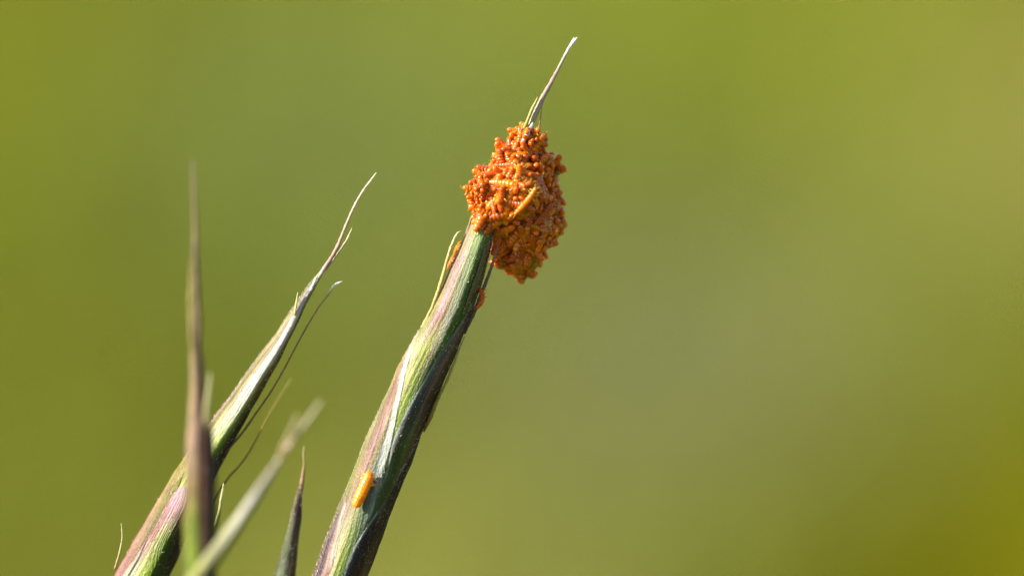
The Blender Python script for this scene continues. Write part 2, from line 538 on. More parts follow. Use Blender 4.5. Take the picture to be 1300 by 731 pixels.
def bract(root, axis, rows, bands, margin=None, lift=1.0, thick=1.2, keel=None, mat=None, hairs=160, hair_len=4.0,
          awn_pts=None, awn_r=None, awn_stops=None, awn_hairs=0, name='bract', nu=64, nv=84, flare=1.5, edge_hairs=0, hug=0.5, rib=0.75, **props):
    """a boat-shaped scale wrapped on the spikelet axis.
    rows: (y, left, right[, lift factor]); left / right are angles in degrees (0 faces the lens, 90 is the right flank)
    or ('x', px) for an edge seen at that place"""
    ts, L, Rr, lf = [], [], [], []
    for r in rows:
        y, a, b = r[0], r[1], r[2]
        t = axis.t_of_y(y)
        if isinstance(a, tuple):
            t, a = axis.theta(a[1], y)
        if isinstance(b, tuple):
            t, b = axis.theta(b[1], y)
        ts.append(t); L.append(a); Rr.append(b); lf.append(r[3] if len(r) > 3 else 1.0)
    o_ = np.argsort(ts)
    ts = np.array(ts)[o_]; arr = np.stack([np.array(L)[o_], np.array(Rr)[o_], np.array(lf)[o_]], -1)
    q = np.linspace(ts[0], ts[-1], nv)
    A = spline(ts, arr, q)
    u = np.linspace(0, 1, nu)
    th = np.radians(A[:, 0:1] * (1 - u) + A[:, 1:2] * u)                   # nv x nu
    c, T, S, Nn, R = axis.at(q)
    vv = np.linspace(0, 1, nv)
    ed = np.minimum(u, 1 - u)
    hugw = np.clip(ed / 0.16, 0, 1); hugw = hug + (1 - hug) * hugw * hugw * (3 - 2 * hugw)
    prof = lift * A[:, 2:3] * hugw[None, :] + flare * 0.25 * np.exp(-(ed / 0.05) ** 2)[None, :] * vv[:, None]
    if keel is not None:
        ku, kh, kw = keel
        prof = prof + kh * np.exp(-((u - ku) / kw) ** 2)[None, :]
    # low ribs
    ribs = [(ru, rng.uniform(0.35, 1.0), rng.uniform(0.008, 0.016), rng.random()) for ru in np.arange(0.06, 0.97, 0.075) + rng.uniform(-0.025, 0.025, 13)[:len(np.arange(0.06, 0.97, 0.075))]]
    wav = 0.006 * np.sin(q[:, None] * 0.017 + rng.uniform(0, 6))
    fade = np.clip((1 - vv) / 0.12, 0, 1)[:, None]
    prof = prof * (0.15 + 0.85 * fade)
    ribw = [np.exp(-((u[None, :] + wav - ru) / rw) ** 2) for ru, rh, rw, rc in ribs]
    for (ru, rh, rw, rc), g_ in zip(ribs, ribw):
        prof = prof + rib * rh * g_ * fade
    # slow unevenness so that no edge is ruled
    wob = np.sin(q[:, None] * 0.05 + th * 2.0) * 0.5 + np.sin(q[:, None] * 0.13 + 1.0) * 0.25
    rad = R[:, None] * axis.shape(th) + prof + wob
    dirv = np.sin(th)[..., None] * S[:, None] + np.cos(th)[..., None] * Nn[:, None]
    outer = c[:, None] + rad[..., None] * dirv
    tt = thick * np.minimum(1, ed / 0.06 + 0.15)[None, :, None]
    inner = outer - tt * dirv
    verts = np.concatenate([outer.reshape(-1, 3), inner.reshape(-1, 3)])
    n0 = nv * nu
    fs = []
    for i in range(nv - 1):
        for j in range(nu - 1):
            a = i * nu + j
            fs.append((a, a + 1, a + nu + 1, a + nu))
            fs.append((n0 + a, n0 + a + nu, n0 + a + nu + 1, n0 + a + 1))
    n_smooth = len(fs)
    for i in range(nv - 1):
        a = i * nu
        fs.append((a, a + nu, n0 + a + nu, n0 + a))
        a = i * nu + nu - 1
        fs.append((a, n0 + a, n0 + a + nu, a + nu))
    for j in range(nu - 1):
        fs.append((j, n0 + j, n0 + j + 1, j + 1))
        a = (nv - 1) * nu + j
        fs.append((a, a + 1, n0 + a + 1, n0 + a))
    # pigment: bands (height, [(place across the spikelet from -1 to 1, colour)]) blended along the scale
    lat = np.where(np.abs(th) <= np.pi / 2, np.sin(th), np.sign(th))
    by = np.array([axis.t_of_y(b_[0]) for b_ in bands]); bo = np.argsort(by)
    layers = np.array([ramp_cols(bands[k][1], lat.ravel()).reshape(nv, nu, 3) for k in bo]); by = by[bo]
    cc = np.zeros((nv, nu, 3))
    for i in range(nv):
        k = int(np.clip(np.searchsorted(by, q[i]) - 1, 0, max(len(by) - 2, 0)))
        k2 = min(k + 1, len(by) - 1)
        w = 0.0 if k2 == k else float(np.clip((q[i] - by[k]) / (by[k2] - by[k]), 0, 1))
        cc[i] = layers[k, i] * (1 - w) + layers[k2, i] * w
    for (ru, rh, rw, rc), g_ in zip(ribs, ribw):
        tone = np.array([0.62, 0.52, 0.46]) if rc < 0.45 else np.array([1.25, 1.22, 1.15])
        gw = (g_ * 0.8)[..., None]
        cc = cc * (1 - gw) + cc * tone * gw
    if margin is not None:
        mside, mpx, mcol = margin
        dpx = np.abs(th - (th[:, :1] if mside == 'L' else th[:, -1:])) * rad
        wm = (np.clip(1.6 - dpx / mpx, 0, 1) * (0.55 + 0.3 * np.sin(q * 0.06)[:, None] + 0.15 * np.sin(q * 0.19 + 2)[:, None]))[..., None]
        cc = cc * (1 - wm) + lin(mcol) * wm
    # arc-true texture coordinates in 100-pixel units
    arc = np.concatenate([np.zeros((nv, 1)), np.cumsum(np.linalg.norm(np.diff(outer, axis=1), axis=2), axis=1)], 1) / 100
    off = rng.uniform(0, 9)
    mean_w = arc[:, -1].max()
    uv = np.stack([np.tile(u * mean_w, (nv, 1)) + off, np.tile(q[:, None] / 100, (1, nu)) + off], -1)
    cols = np.concatenate([cc.reshape(-1, 3)] * 2); uvs = np.concatenate([uv.reshape(-1, 2)] * 2)
    b = part(name, W(verts), fs, mat or M_BRACT, root, cols, uvs, **props)
    b.data.polygons.foreach_set('use_smooth', [k < n_smooth for k in range(len(fs))])
    if hairs:
        i = rng.integers(2, nv - 2, hairs); j = rng.integers(0, nu, hairs)
        k = int(hairs * 0.45)
        if keel is not None:
            j[:k] = np.clip(np.round(keel[0] * (nu - 1) + rng.normal(0, 0.8, k)), 0, nu - 1)
        ii = np.clip(i + 1, 0, nv - 1)
        f = rng.random((hairs, 1))
        j2 = np.clip(j + 1, 0, nu - 1); g = rng.random((hairs, 1))
        pos = (outer[i, j] * (1 - f) + outer[ii, j] * f) * (1 - g) + (outer[i, j2] * (1 - f) + outer[ii, j2] * f) * g
        bristles(b, pos, dirv[i, j], T[i], hair_len)
    if edge_hairs:
        i = rng.integers(2, nv - 2, edge_hairs); j = np.where(rng.random(edge_hairs) < 0.5, 0, nu - 1)
        sd = np.cos(th[i, j])[:, None] * S[i] - np.sin(th[i, j])[:, None] * Nn[i]
        bristles(b, outer[i, j], sd * np.where(j == 0, -1, 1)[:, None], T[i], hair_len, rad=0.4)
    if awn_pts is not None:
        awn(b, awn_pts, awn_r, awn_stops, hairs=awn_hairs)
    return b


def core_and_stalk(root, axis, colr, foot, colr2=(120, 132, 60)):
    """the spikelet's inner body, then the thin stalk down to the ground"""
    q = np.linspace(0, axis.len, 120)
    c, T, S, Nn, R = axis.at(q)
    seg = 40
    a = np.arange(seg) / seg * 2 * np.pi
    v = c[:, None] + (R[:, None, None] * axis.shape(np.pi / 2 - a)[None, :, None] - 0.6) * (np.cos(a)[None, :, None] * S[:, None] + np.sin(a)[None, :, None] * Nn[:, None])
    f = [(i * seg + j, i * seg + (j + 1) % seg, (i + 1) * seg + (j + 1) % seg, (i + 1) * seg + j) for i in range(119) for j in range(seg)]
    f.append(tuple(119 * seg + j for j in range(seg))); f.append(tuple(range(seg))[::-1])
    cc = np.tile(lin(colr), (len(q) * seg, 1))
    part('core', W(v.reshape(-1, 3)), f, M_STALK, root, cc)
    p0 = W(c[0]); tdir = norm(W(c[0]) - W(c[0] + T[0] * 5))
    foot = np.asarray(foot, float)
    bez = [p0 - tdir * 0.02, p0 + tdir * 1.2, p0 * 0.55 + foot * 0.45 + tdir * 0.6, foot + np.array([0, 0, 4.0]), foot - np.array([0, 0, 0.4])]
    d = np.concatenate([[0], np.cumsum([np.linalg.norm(bez[i + 1] - bez[i]) for i in range(4)])])
    qq = np.linspace(0, d[-1], 60)
    C = spline(d, np.array(bez), qq)
    T2 = norm(np.gradient(C, axis=0))
    S2 = norm(np.cross(T2, np.array([0.0, 1.0, 0.05]))); N2 = norm(np.cross(S2, T2))
    r = np.interp(qq / d[-1], [0, 0.04, 1], [R[0] * K * 0.95, 0.028, 0.055])
    a = np.arange(10) / 10 * 2 * np.pi
    v = C[:, None] + r[:, None, None] * (np.cos(a)[None, :, None] * S2[:, None] + np.sin(a)[None, :, None] * N2[:, None])
    f = [(i * 10 + j, i * 10 + (j + 1) % 10, (i + 1) * 10 + (j + 1) % 10, (i + 1) * 10 + j) for i in range(59) for j in range(10)]
    part('stalk', v.reshape(-1, 3), f, M_STALK, root, np.tile(lin(colr2), (600, 1)))


GRP = 'grass spikelets rising from the meadow'
X = lambda v: ('x', v)

# pigment swatches (sRGB)
WHITE = (218, 214, 200); CREAM = (184, 180, 132); PALE = (148, 160, 96); GREEN = (92, 120, 26); DEEP = (66, 86, 26); YGREEN = (132, 150, 32)
PINK = (166, 116, 122); PURP = (96, 60, 70); BROWN = (112, 80, 52); TAN = (150, 124, 82); GREY = (128, 132, 116); STRAW = (178, 162, 92)
SLATE = (96, 108, 96); DARKP = (56, 40, 44); OLIVE = (122, 122, 40)

# ---- the spikelet that carries the larvae
main = thing('grass_spikelet', 'tall sharp green and purple grass spikelet carrying the orange larva clump', 'grass', (-1.2, -0.5, 0.0), GRP)
AXM = Axis([(372, 890, 0, 9), (392, 835, 0, 24), (411, 786, 0, 30), (432, 731, 0, 30), (482, 600, 0, 30), (523, 500, 0, 29), (546, 450, 0, 27.5), (571, 400, 0, 25), (585, 367, 0, 23),
            (597, 335, 0, 20.5), (612, 292, 0, 16.5), (640, 226, 0, 9), (668, 170, 0, 5)], ridge=(12, 0.5))
core_and_stalk(main, AXM, (96, 112, 48), (-1.2, -0.5, 0.0))
# upper centre scale: pink stripe on the left, pale middle, green right
bract(main, AXM, [(760, -160, 150), (620, -160, 150), (520, -150, 145), (420, -145, 140), (340, -140, 135), (290, -135, 130), (240, -110, 100), (200, -50, 50)],
      [(500, [(-1, OLIVE), (-0.6, CREAM), (-0.4, (160, 166, 84)), (-0.2, YGREEN), (0.0, GREEN), (0.4, DEEP), (1, DEEP)]),
       (450, [(-1, OLIVE), (-0.8, CREAM), (-0.5, (156, 160, 72)), (-0.15, YGREEN), (-0.05, BROWN), (0.1, (110, 104, 84)), (0.3, GREEN), (1, DEEP)]),
       (405, [(-1, OLIVE), (-0.85, (150, 140, 70)), (-0.72, (184, 148, 146)), (-0.5, PINK), (-0.38, TAN), (-0.25, BROWN), (-0.1, (150, 146, 120)), (0.2, (140, 146, 118)), (0.32, GREEN), (0.8, DEEP), (1, BROWN)]),
       (335, [(-1, BROWN), (-0.85, (160, 130, 110)), (-0.7, (186, 150, 146)), (-0.5, (186, 174, 140)), (-0.25, (160, 172, 120)), (0.1, (132, 150, 90)), (0.3, GREEN), (0.55, DEEP), (0.62, BROWN), (0.75, (120, 130, 64)), (1, BROWN)]),
       (290, [(-1, TAN), (-0.8, (160, 160, 106)), (-0.4, (172, 188, 124)), (0.2, (150, 174, 100)), (0.6, (112, 138, 50)), (1, BROWN)])],
      lift=0.6, hairs=2600, hair_len=2.3, flare=0.3)
# its rough margin on the left flank, running up into the clump
awn(main, [(540, 446, 2), (556, 402, 4), (575, 350, 4), (592, 298, 3), (600, 272, 2)], [1.0, 2.0, 2.3, 2.2, 1.0],
    [(0, BROWN), (0.5, (132, 108, 80)), (1, (124, 98, 72))], name='keel_ridge', hairs=160, hl=3.0)
# thin brown rib right of the middle
awn(main, [(588, 398, 20), (603, 356, 17), (614, 322, 14), (622, 292, 10)], [0.8, 1.3, 1.4, 1.0],
    [(0, (92, 78, 48)), (1, (110, 88, 62))], name='keel_ridge', hairs=40, hl=2.2)
# right flank scale with its pointed upper edge (grey green, dark keel)
bract(main, AXM, [(790, 0, 215), (680, 0, 215), (600, X(490), 212), (560, X(499), 208), (520, X(517), 205), (480, X(540), 200), (440, X(563), 190), (400, X(590), 170), (372, X(610), 120)],
      [(640, [(-0.3, SLATE), (0.2, (92, 110, 60)), (0.6, (74, 92, 34)), (1, BROWN)]),
       (560, [(-0.1, (58, 44, 54)), (0.12, (62, 50, 56)), (0.3, (78, 92, 44)), (0.7, (88, 102, 42)), (0.9, BROWN), (1, DARKP)]),
       (500, [(0.0, SLATE), (0.15, (86, 94, 92)), (0.5, (78, 80, 78)), (0.70, (136, 98, 94)), (0.78, (96, 70, 52)), (1, DARKP)]),
       (440, [(0.1, (150, 158, 140)), (0.35, SLATE), (0.6, (104, 108, 84)), (0.78, (140, 104, 98)), (0.86, BROWN), (1, (70, 52, 46))]),
       (380, [(0.5, (160, 164, 140)), (1, (92, 72, 56))])], margin=('L', 2.2, (168, 174, 158)),
      lift=2.4, keel=(0.62, 2.0, 0.05), hairs=900, hair_len=2.2, flare=0.6,
      awn_pts=[(590, 424, 4), (602, 396, 3), (612, 370, 2), (623, 342, 1), (629, 322, 0), (633, 311, -2)], awn_r=[1.0, 2.4, 2.2, 2.0, 1.5, 0.7],
      awn_stops=[(0, (84, 64, 52)), (0.6, (104, 80, 62)), (1, TAN)])
# left flank scale with the long free awn
bract(main, AXM, [(830, -215, 40), (760, -215, 40), (680, -212, 36), (630, -210, X(480)), (600, -206, X(487)), (560, -200, X(498)), (510, -194, X(508)), (470, -186, X(517)), (440, -172, X(526)), (412, -120, X(540))],
      [(690, [(-1, PURP), (-0.6, CREAM), (-0.4, (170, 168, 110)), (-0.25, (116, 132, 30)), (0.0, (84, 106, 30)), (0.3, SLATE), (1, DEEP)]),
       (620, [(-1, OLIVE), (-0.85, (140, 120, 84)), (-0.65, (150, 116, 104)), (-0.45, (120, 110, 66)), (-0.2, SLATE), (0.1, (110, 124, 108)), (0.4, DEEP)]),
       (560, [(-1, (140, 138, 76)), (-0.85, (140, 108, 86)), (-0.70, (168, 124, 122)), (-0.58, (128, 106, 62)), (-0.42, (118, 116, 62)), (-0.32, (190, 196, 180)), (-0.05, (164, 176, 170))]),
       (500, [(-1, (150, 144, 84)), (-0.9, (124, 92, 70)), (-0.78, (170, 128, 112)), (-0.68, (172, 140, 96)), (-0.6, WHITE), (-0.42, WHITE)]),
       (440, [(-1, TAN), (-0.9, (164, 140, 88)), (-0.85, WHITE), (-0.6, WHITE)])], margin=('R', 6.5, WHITE),
      lift=2.2, keel=(0.52, 2.2, 0.05), hairs=2000, hair_len=2.6, flare=0.6,
      awn_pts=[(510, 484, 0), (523, 452, 3), (533, 424, 4), (549, 390, 6), (560, 358, 8), (570, 322, 9), (580, 297, 8), (586, 293, 6)], awn_r=[1.5, 3.2, 3.0, 2.6, 2.3, 1.9, 1.4, 0.5],
      awn_stops=[(0, TAN), (0.4, (168, 146, 82)), (0.8, STRAW), (1, CREAM)])
# lower right scale, purple brown
bract(main, AXM, [(880, 0, 230), (800, -20, 225), (731, X(431), 222), (700, X(446), 220), (660, X(470), 216), (620, X(495), 212), (580, X(515), 206), (550, X(531), 196), (522, X(546), 150)],
      [(731, [(-0.2, (128, 140, 130)), (0.1, (96, 108, 98)), (0.3, (42, 36, 44)), (0.55, (80, 44, 32)), (0.7, (46, 32, 32)), (0.9, (120, 96, 66)), (1, BROWN)]),
       (660, [(0.0, (120, 132, 124)), (0.25, (84, 92, 92)), (0.4, (44, 38, 46)), (0.75, (74, 44, 34)), (1, (50, 36, 32))]),
       (580, [(0.5, (130, 138, 126)), (0.8, (64, 56, 52)), (1, DARKP)])], margin=('L', 2.4, (172, 178, 168)),
      lift=3.2, hug=0.7, keel=(0.55, 2.2, 0.05), hairs=900, hair_len=2.0, flare=0.7,
      awn_pts=[(538, 548, -2), (546, 530, -2), (556, 506, -3), (566, 486, -4), (575, 464, -5), (583, 444, -6), (590, 427, -7)], awn_r=[1.2, 2.6, 2.2, 1.9, 1.7, 1.3, 0.6],
      awn_stops=[(0, (130, 80, 36)), (0.4, (158, 140, 52)), (1, (184, 174, 106))])
# lower left scale, white margin, dark purple flank
bract(main, AXM, [(880, -225, -25), (800, -222, -16), (731, -220, X(424)), (700, -216, X(429)), (670, -210, X(435)), (640, -200, X(441)), (622, -180, X(445)), (608, -120, X(448))],
      [(731, [(-1, DARKP), (-0.82, (60, 38, 48)), (-0.76, (160, 124, 120)), (-0.62, (140, 108, 84)), (-0.5, (120, 84, 60)), (-0.42, (200, 200, 184)), (-0.2, (190, 198, 184))]),
       (690, [(-1, DARKP), (-0.90, (64, 42, 52)), (-0.84, (150, 116, 106)), (-0.72, (180, 164, 132)), (-0.62, (214, 214, 200)), (-0.4, (214, 216, 204))]),
       (640, [(-1, PURP), (-0.95, BROWN), (-0.88, WHITE), (-0.5, WHITE)])],
      lift=3.2, hug=0.7, keel=(0.5, 2.0, 0.05), hairs=160, hair_len=2.4, flare=0.5)
# scale on the far side
bract(main, AXM, [(860, 100, 260), (640, 110, 260), (520, 105, 255), (420, 110, 250), (360, 150, 210)], [(500, [(-1, DEEP), (1, GREEN)])], lift=1.5, hairs=60)
# awn that stands above the clump, with its split dry tip
top = awn(main, [(664, 178, 0), (676, 152, 0), (688, 126, 0), (700, 104, 0), (711, 83, 0), (722, 62, 0), (727, 54, 0)], [4.4, 4.0, 3.4, 2.7, 2.2, 1.9, 2.1],
          [(0, PALE), (0.3, (160, 146, 124)), (0.6, (150, 122, 112)), (0.85, (170, 158, 138)), (1, WHITE)], hairs=90, hl=2.4, flat=0.7)
awn(top, [(724, 59, 0), (729, 52, 1), (733, 48, 2)], [1.8, 2.0, 0.9], [(0, WHITE), (1, (210, 208, 200))], name='split_tip', hairs=0, rough=0.2)
awn(top, [(724, 59, 0), (727, 53, 0), (729, 48, -1)], [1.6, 1.7, 0.7], [(0, WHITE), (1, (210, 208, 200))], name='split_tip', hairs=0, rough=0.2)
awn(main, [(662, 172, 6), (669, 155, 6), (676, 138, 5), (683, 123, 4)], [2.6, 2.4, 1.9, 0.7], [(0, OLIVE), (1, STRAW)], hairs=10, hl=2.5)
awn(main, [(682, 168, 3), (685, 157, 3), (688, 136, 0)], [1.6, 1.1, 0.4], [(0, BROWN), (1, TAN)], hairs=0)
awn(main, [(664, 180, 20), (670, 168, 19), (677, 156, 12)], [2.6, 3.0, 1.2], [(0, (180, 160, 150)), (1, WHITE)], name='scale_tip', hairs=0, flat=0.4)

# ---- the leaning spikelet on the left
left = thing('grass_spikelet', 'leaning grass spikelet with white streaked pointed scales left of the larva spikelet', 'grass', (-3.4, 0.6, 0.0), GRP)
AXL = Axis([(100, 868, -45, 9), (120, 836, -44, 22), (150, 785, -42, 29), (180, 731, -40, 30), (214, 665, -36, 26), (250, 597, -32, 22), (278, 553, -28, 19), (304, 514, -22, 16), (326, 480, -16, 13.5),
            (352, 440, -10, 10), (375, 400, -6, 6.6), (392, 370, -4, 4.4), (409, 345, -2, 3.0)], ridge=(16, 0.6))
core_and_stalk(left, AXL, (96, 112, 44), (-3.4, 0.6, 0.0))
bract(left, AXL, [(800, -165, 150), (620, -160, 150), (560, -150, 148), (500, -145, 145), (440, -140, 140), (400, -130, 130), (365, -100, 100), (348, -60, 60)],
      [(610, [(-1, (140, 104, 84)), (-0.9, OLIVE), (-0.7, (180, 186, 90)), (-0.1, (192, 202, 96)), (0.3, (132, 160, 24)), (0.45, (104, 122, 40)), (0.7, DEEP), (1, BROWN)]),
       (560, [(-1, (156, 122, 104)), (-0.93, (150, 118, 96)), (-0.86, (118, 116, 30)), (-0.76, (170, 170, 84)), (-0.62, (206, 206, 160)), (0.0, (206, 214, 130)), (0.36, (140, 170, 36)), (0.55, (104, 122, 46)), (0.8, DEEP), (1, BROWN)]),
       (500, [(-1, (160, 132, 114)), (-0.92, (158, 134, 112)), (-0.84, (128, 122, 38)), (-0.72, (170, 162, 80)), (-0.6, (212, 208, 184)), (0.0, (228, 224, 210)), (0.36, (212, 210, 186)), (0.5, (150, 156, 80)), (0.75, (112, 118, 50)), (1, BROWN)]),
       (440, [(-1, (172, 158, 116)), (-0.85, (180, 166, 104)), (-0.74, (166, 154, 90)), (-0.55, (204, 194, 182)), (0.1, (224, 220, 212)), (0.5, (196, 184, 174)), (0.7, (150, 146, 84)), (1, BROWN)]),
       (390, [(-1, (190, 182, 130)), (-0.75, (186, 176, 118)), (-0.55, (184, 162, 146)), (-0.3, (222, 218, 210)), (0.6, (214, 210, 204)), (1, (130, 132, 60))]),
       (350, [(-1, WHITE), (1, (170, 150, 120))])],
      lift=0.7, keel=(0.2, 1.4, 0.03), hairs=2200, hair_len=2.4, flare=0.3,
      awn_pts=[(396, 364, -3), (410, 343, -2), (425, 320, 0), (437, 292, 2), (447, 268, 3), (460, 244, 4), (470, 230, 5), (478, 219, 6)], awn_r=[3.0, 2.9, 2.5, 2.1, 1.8, 1.5, 1.3, 0.5],
      awn_stops=[(0, (180, 172, 160)), (0.25, (146, 116, 104)), (0.6, (166, 150, 126)), (1, (200, 192, 168))])
# thin dark awn that leaves the right flank
awn(left, [(268, 600, -32), (290, 570, -26), (310, 546, -22), (328, 520, -18), (344, 497, -14), (358, 473, -10), (375, 441, -8), (391, 412, -8), (406, 388, -8), (418, 373, -8)], [0.8, 1.5, 1.5, 1.3, 1.2, 1.1, 1.05, 0.95, 0.85, 0.85],
    [(0, (96, 72, 48)), (0.5, (116, 86, 62)), (0.9, (126, 98, 72)), (1, (140, 118, 80))], hairs=30, hl=2.0)
awn(left, [(415, 376, -8), (421, 366, -8), (428, 360, -7), (435, 357, -6)], [1.3, 2.0, 1.8, 0.5], [(0, TAN), (0.3, CREAM), (1, WHITE)], name='awn_tip', hairs=0)
# second, lower brown hair-like awn
awn(left, [(268, 642, -36), (277, 625, -38), (292, 604, -40), (304, 591, -42), (315, 576, -46), (326, 556, -52), (336, 536, -64), (352, 508, -84), (370, 480, -110)], [1.4, 1.4, 1.3, 1.2, 1.1, 0.95, 0.8, 0.6, 0.3],
    [(0, (120, 76, 30)), (0.5, (136, 88, 38)), (1, STRAW)], hairs=0)
awn(left, [(414, 343, -1), (424, 328, 0), (434, 314, 1), (440, 305, 2), (444, 297, 2), (447, 289, 2)], [0.8, 1.5, 1.5, 1.4, 1.2, 0.4], [(0, (150, 126, 96)), (1, CREAM)], hairs=0)
awn(left, [(374, 400, 2), (376, 386, 3), (378, 371, 4)], [1.5, 1.3, 0.5], [(0, STRAW), (1, CREAM)], hairs=0)
awn(left, [(394, 369, 2), (400, 356, 3), (404, 347, 3)], [2.0, 1.6, 0.6], [(0, WHITE), (1, CREAM)], hairs=0)
# right flank scale
bract(left, AXL, [(830, 30, 220), (720, 30, 220), (660, 38, 215), (600, 46, 210), (560, 54, 205), (520, 64, 195), (486, 80, 140)],
      [(620, [(0.3, SLATE), (0.6, (78, 92, 50)), (0.85, (70, 54, 40)), (1, DARKP)]), (520, [(0.5, (130, 134, 80)), (0.8, (96, 80, 52)), (1, DARKP)])],
      lift=1.8, keel=(0.4, 1.4, 0.05), hairs=120, flare=0.4)
# left flank: olive scale with pink edge
bract(left, AXL, [(860, -230, -10), (790, -225, -20), (731, -222, X(170)), (700, -218, X(188)), (660, -212, X(207)), (620, -205, X(226)), (595, -196, X(238)), (572, -150, X(250))],
      [(731, [(-1, (150, 100, 92)), (-0.8, (150, 104, 94)), (-0.62, (118, 92, 56)), (-0.45, (166, 166, 72)), (-0.3, (150, 130, 70)), (-0.1, BROWN)]),
       (660, [(-1, (150, 104, 88)), (-0.82, (150, 134, 66)), (-0.66, (110, 92, 40)), (-0.5, (160, 160, 84)), (-0.3, (164, 118, 110)), (-0.1, (170, 130, 124))]),
       (590, [(-1, (160, 146, 60)), (-0.7, (158, 144, 56)), (-0.5, (120, 104, 36)), (-0.3, (176, 164, 96))])],
      lift=2.6, keel=(0.52, 2.0, 0.05), hairs=300, flare=0.6)
# pink tipped middle scale
bract(left, AXL, [(860, -70, 60), (790, -60, 50), (731, X(158), X(208)), (700, X(180), X(214)), (670, X(198), X(226)), (640, X(214), X(240)), (616, X(230), X(243))],
      [(731, [(-0.8, (170, 150, 120)), (-0.5, (190, 186, 160)), (-0.2, (180, 186, 110)), (0.1, (130, 150, 30)), (0.4, (70, 90, 30)), (0.8, (60, 76, 50))]),
       (680, [(-0.7, (150, 96, 92)), (-0.4, (172, 120, 116)), (-0.1, (180, 180, 110)), (0.2, (110, 140, 30)), (0.5, (66, 80, 40))]),
       (645, [(-0.7, (170, 116, 122)), (-0.4, (196, 150, 158)), (0.0, (190, 150, 154)), (0.3, (150, 110, 100))]),
       (618, [(-0.6, (210, 190, 190)), (0.2, (200, 176, 178))])],
      lift=3.2, hairs=80, flare=0.5, hug=0.75)
bract(left, AXL, [(860, 40, 230), (790, 30, 228), (731, X(200), 225), (700, X(218), 220), (660, X(240), 210), (630, X(258), 190), (612, X(270), 150)],
      [(731, [(0.2, SLATE), (0.5, (58, 70, 46)), (0.75, (82, 60, 44)), (1, DARKP)]), (640, [(0.2, (110, 122, 90)), (0.6, BROWN), (1, DARKP)])],
      lift=3.2, hug=0.75, keel=(0.5, 1.8, 0.06), hairs=80, flare=0.6)
awn(left, [(272, 668, -20), (278, 650, -19), (281, 632, -18), (284, 613, -17)], [2.6, 2.4, 1.9, 0.7], [(0, OLIVE), (1, CREAM)], hairs=0)
awn(left, [(146, 722, -10), (151, 704, -8), (155, 684, -6), (154, 664, -5)], [1.8, 1.3, 1.0, 0.4], [(0, TAN), (1, CREAM)], hairs=0)
bract(left, AXL, [(800, 120, 250), (700, 115, 255), (600, 115, 250), (520, 140, 220)], [(600, [(-1, DEEP), (1, GREEN)])], lift=2.0, hairs=40)

# ---- the upright spikelet in front, out of focus
up = thing('grass_spikelet', 'blurred upright brown and green grass spikelet crossing in front of the leaning one', 'grass', (-2.0, -1.6, 0.0), GRP)
ZU = 235
AXU = Axis([(250, 900, ZU, 8), (250, 850, ZU, 15), (251, 790, ZU, 18), (252, 731, ZU, 18), (252, 660, ZU, 18), (253, 600, ZU, 16.5), (252, 550, ZU, 13), (250, 500, ZU, 8.2), (249, 450, ZU, 5.6), (250, 400, ZU, 4.4), (249, 350, ZU, 3.4), (248, 300, ZU, 2.4)])
core_and_stalk(up, AXU, (96, 100, 40), (-2.0, -1.6, 0.0))
bract(up, AXU, [(840, -170, 40), (731, -170, 15), (660, -170, 5), (600, -170, 5), (540, -165, 20), (480, -160, 110), (420, -150, 150), (360, -140, 140), (305, -60, 60)],
      [(731, [(-1, DEEP), (-0.6, (118, 140, 30)), (0.2, (136, 154, 60))]),
       (670, [(-1, (110, 112, 30)), (-0.5, (122, 140, 22)), (0.2, (112, 126, 30))]),
       (625, [(-1, (124, 96, 64)), (-0.4, (130, 112, 56)), (0.4, (104, 78, 48))]),
       (560, [(-1, (168, 140, 112)), (-0.4, (160, 130, 106)), (0.2, (112, 82, 66))]),
       (500, [(-1, (160, 142, 100)), (-0.3, (150, 124, 92)), (0.3, (114, 88, 64)), (0.8, (94, 72, 52))]),
       (420, [(-1, (152, 144, 84)), (0, (150, 130, 92)), (1, (126, 102, 72))]),
       (330, [(-1, (150, 134, 98)), (1, (134, 110, 88))])],
      lift=0.8, mat=M_DRY, hairs=160,
      awn_pts=[(248, 318, ZU), (248, 290, ZU), (247, 262, ZU + 4), (246, 232, ZU + 8), (245, 201, ZU + 12)], awn_r=[2.8, 2.5, 2.0, 1.5, 0.7],
      awn_stops=[(0, (136, 112, 84)), (0.5, (126, 108, 84)), (1, (150, 134, 108))])
bract(up, AXU, [(850, -50, 185), (731, 0, 185), (660, 10, 180), (600, 12, 180), (550, 20, 170), (505, 35, 150)],
      [(731, [(-0.2, (150, 152, 110)), (0.3, (120, 96, 66)), (0.7, (96, 78, 46)), (1, (70, 80, 30))]), (660, [(-0.1, (140, 130, 96)), (0.2, (122, 84, 66)), (0.6, (100, 72, 50)), (1, (66, 74, 30))]),
       (590, [(0, (76, 48, 42)), (0.25, (146, 92, 78)), (0.5, (132, 84, 70)), (0.7, (70, 44, 38)), (1, (50, 34, 30))]), (510, [(0, (120, 90, 60)), (1, BROWN)])],
      lift=2.6, mat=M_DRY, hairs=80, keel=(0.45, 2.0, 0.06),
      awn_pts=[(260, 560, ZU + 8), (262, 535, ZU + 8), (263, 512, ZU + 8), (265, 492, ZU + 8), (267, 473, ZU + 8)], awn_r=[2.5, 4.4, 3.4, 2.4, 1.0],
      awn_stops=[(0, (110, 78, 52)), (0.5, (146, 140, 90)), (1, (176, 174, 130))])
bract(up, AXU, [(800, 120, 250), (660, 120, 250), (520, 130, 240)], [(600, [(-1, DEEP), (1, BROWN)])], lift=1.5, hairs=20)

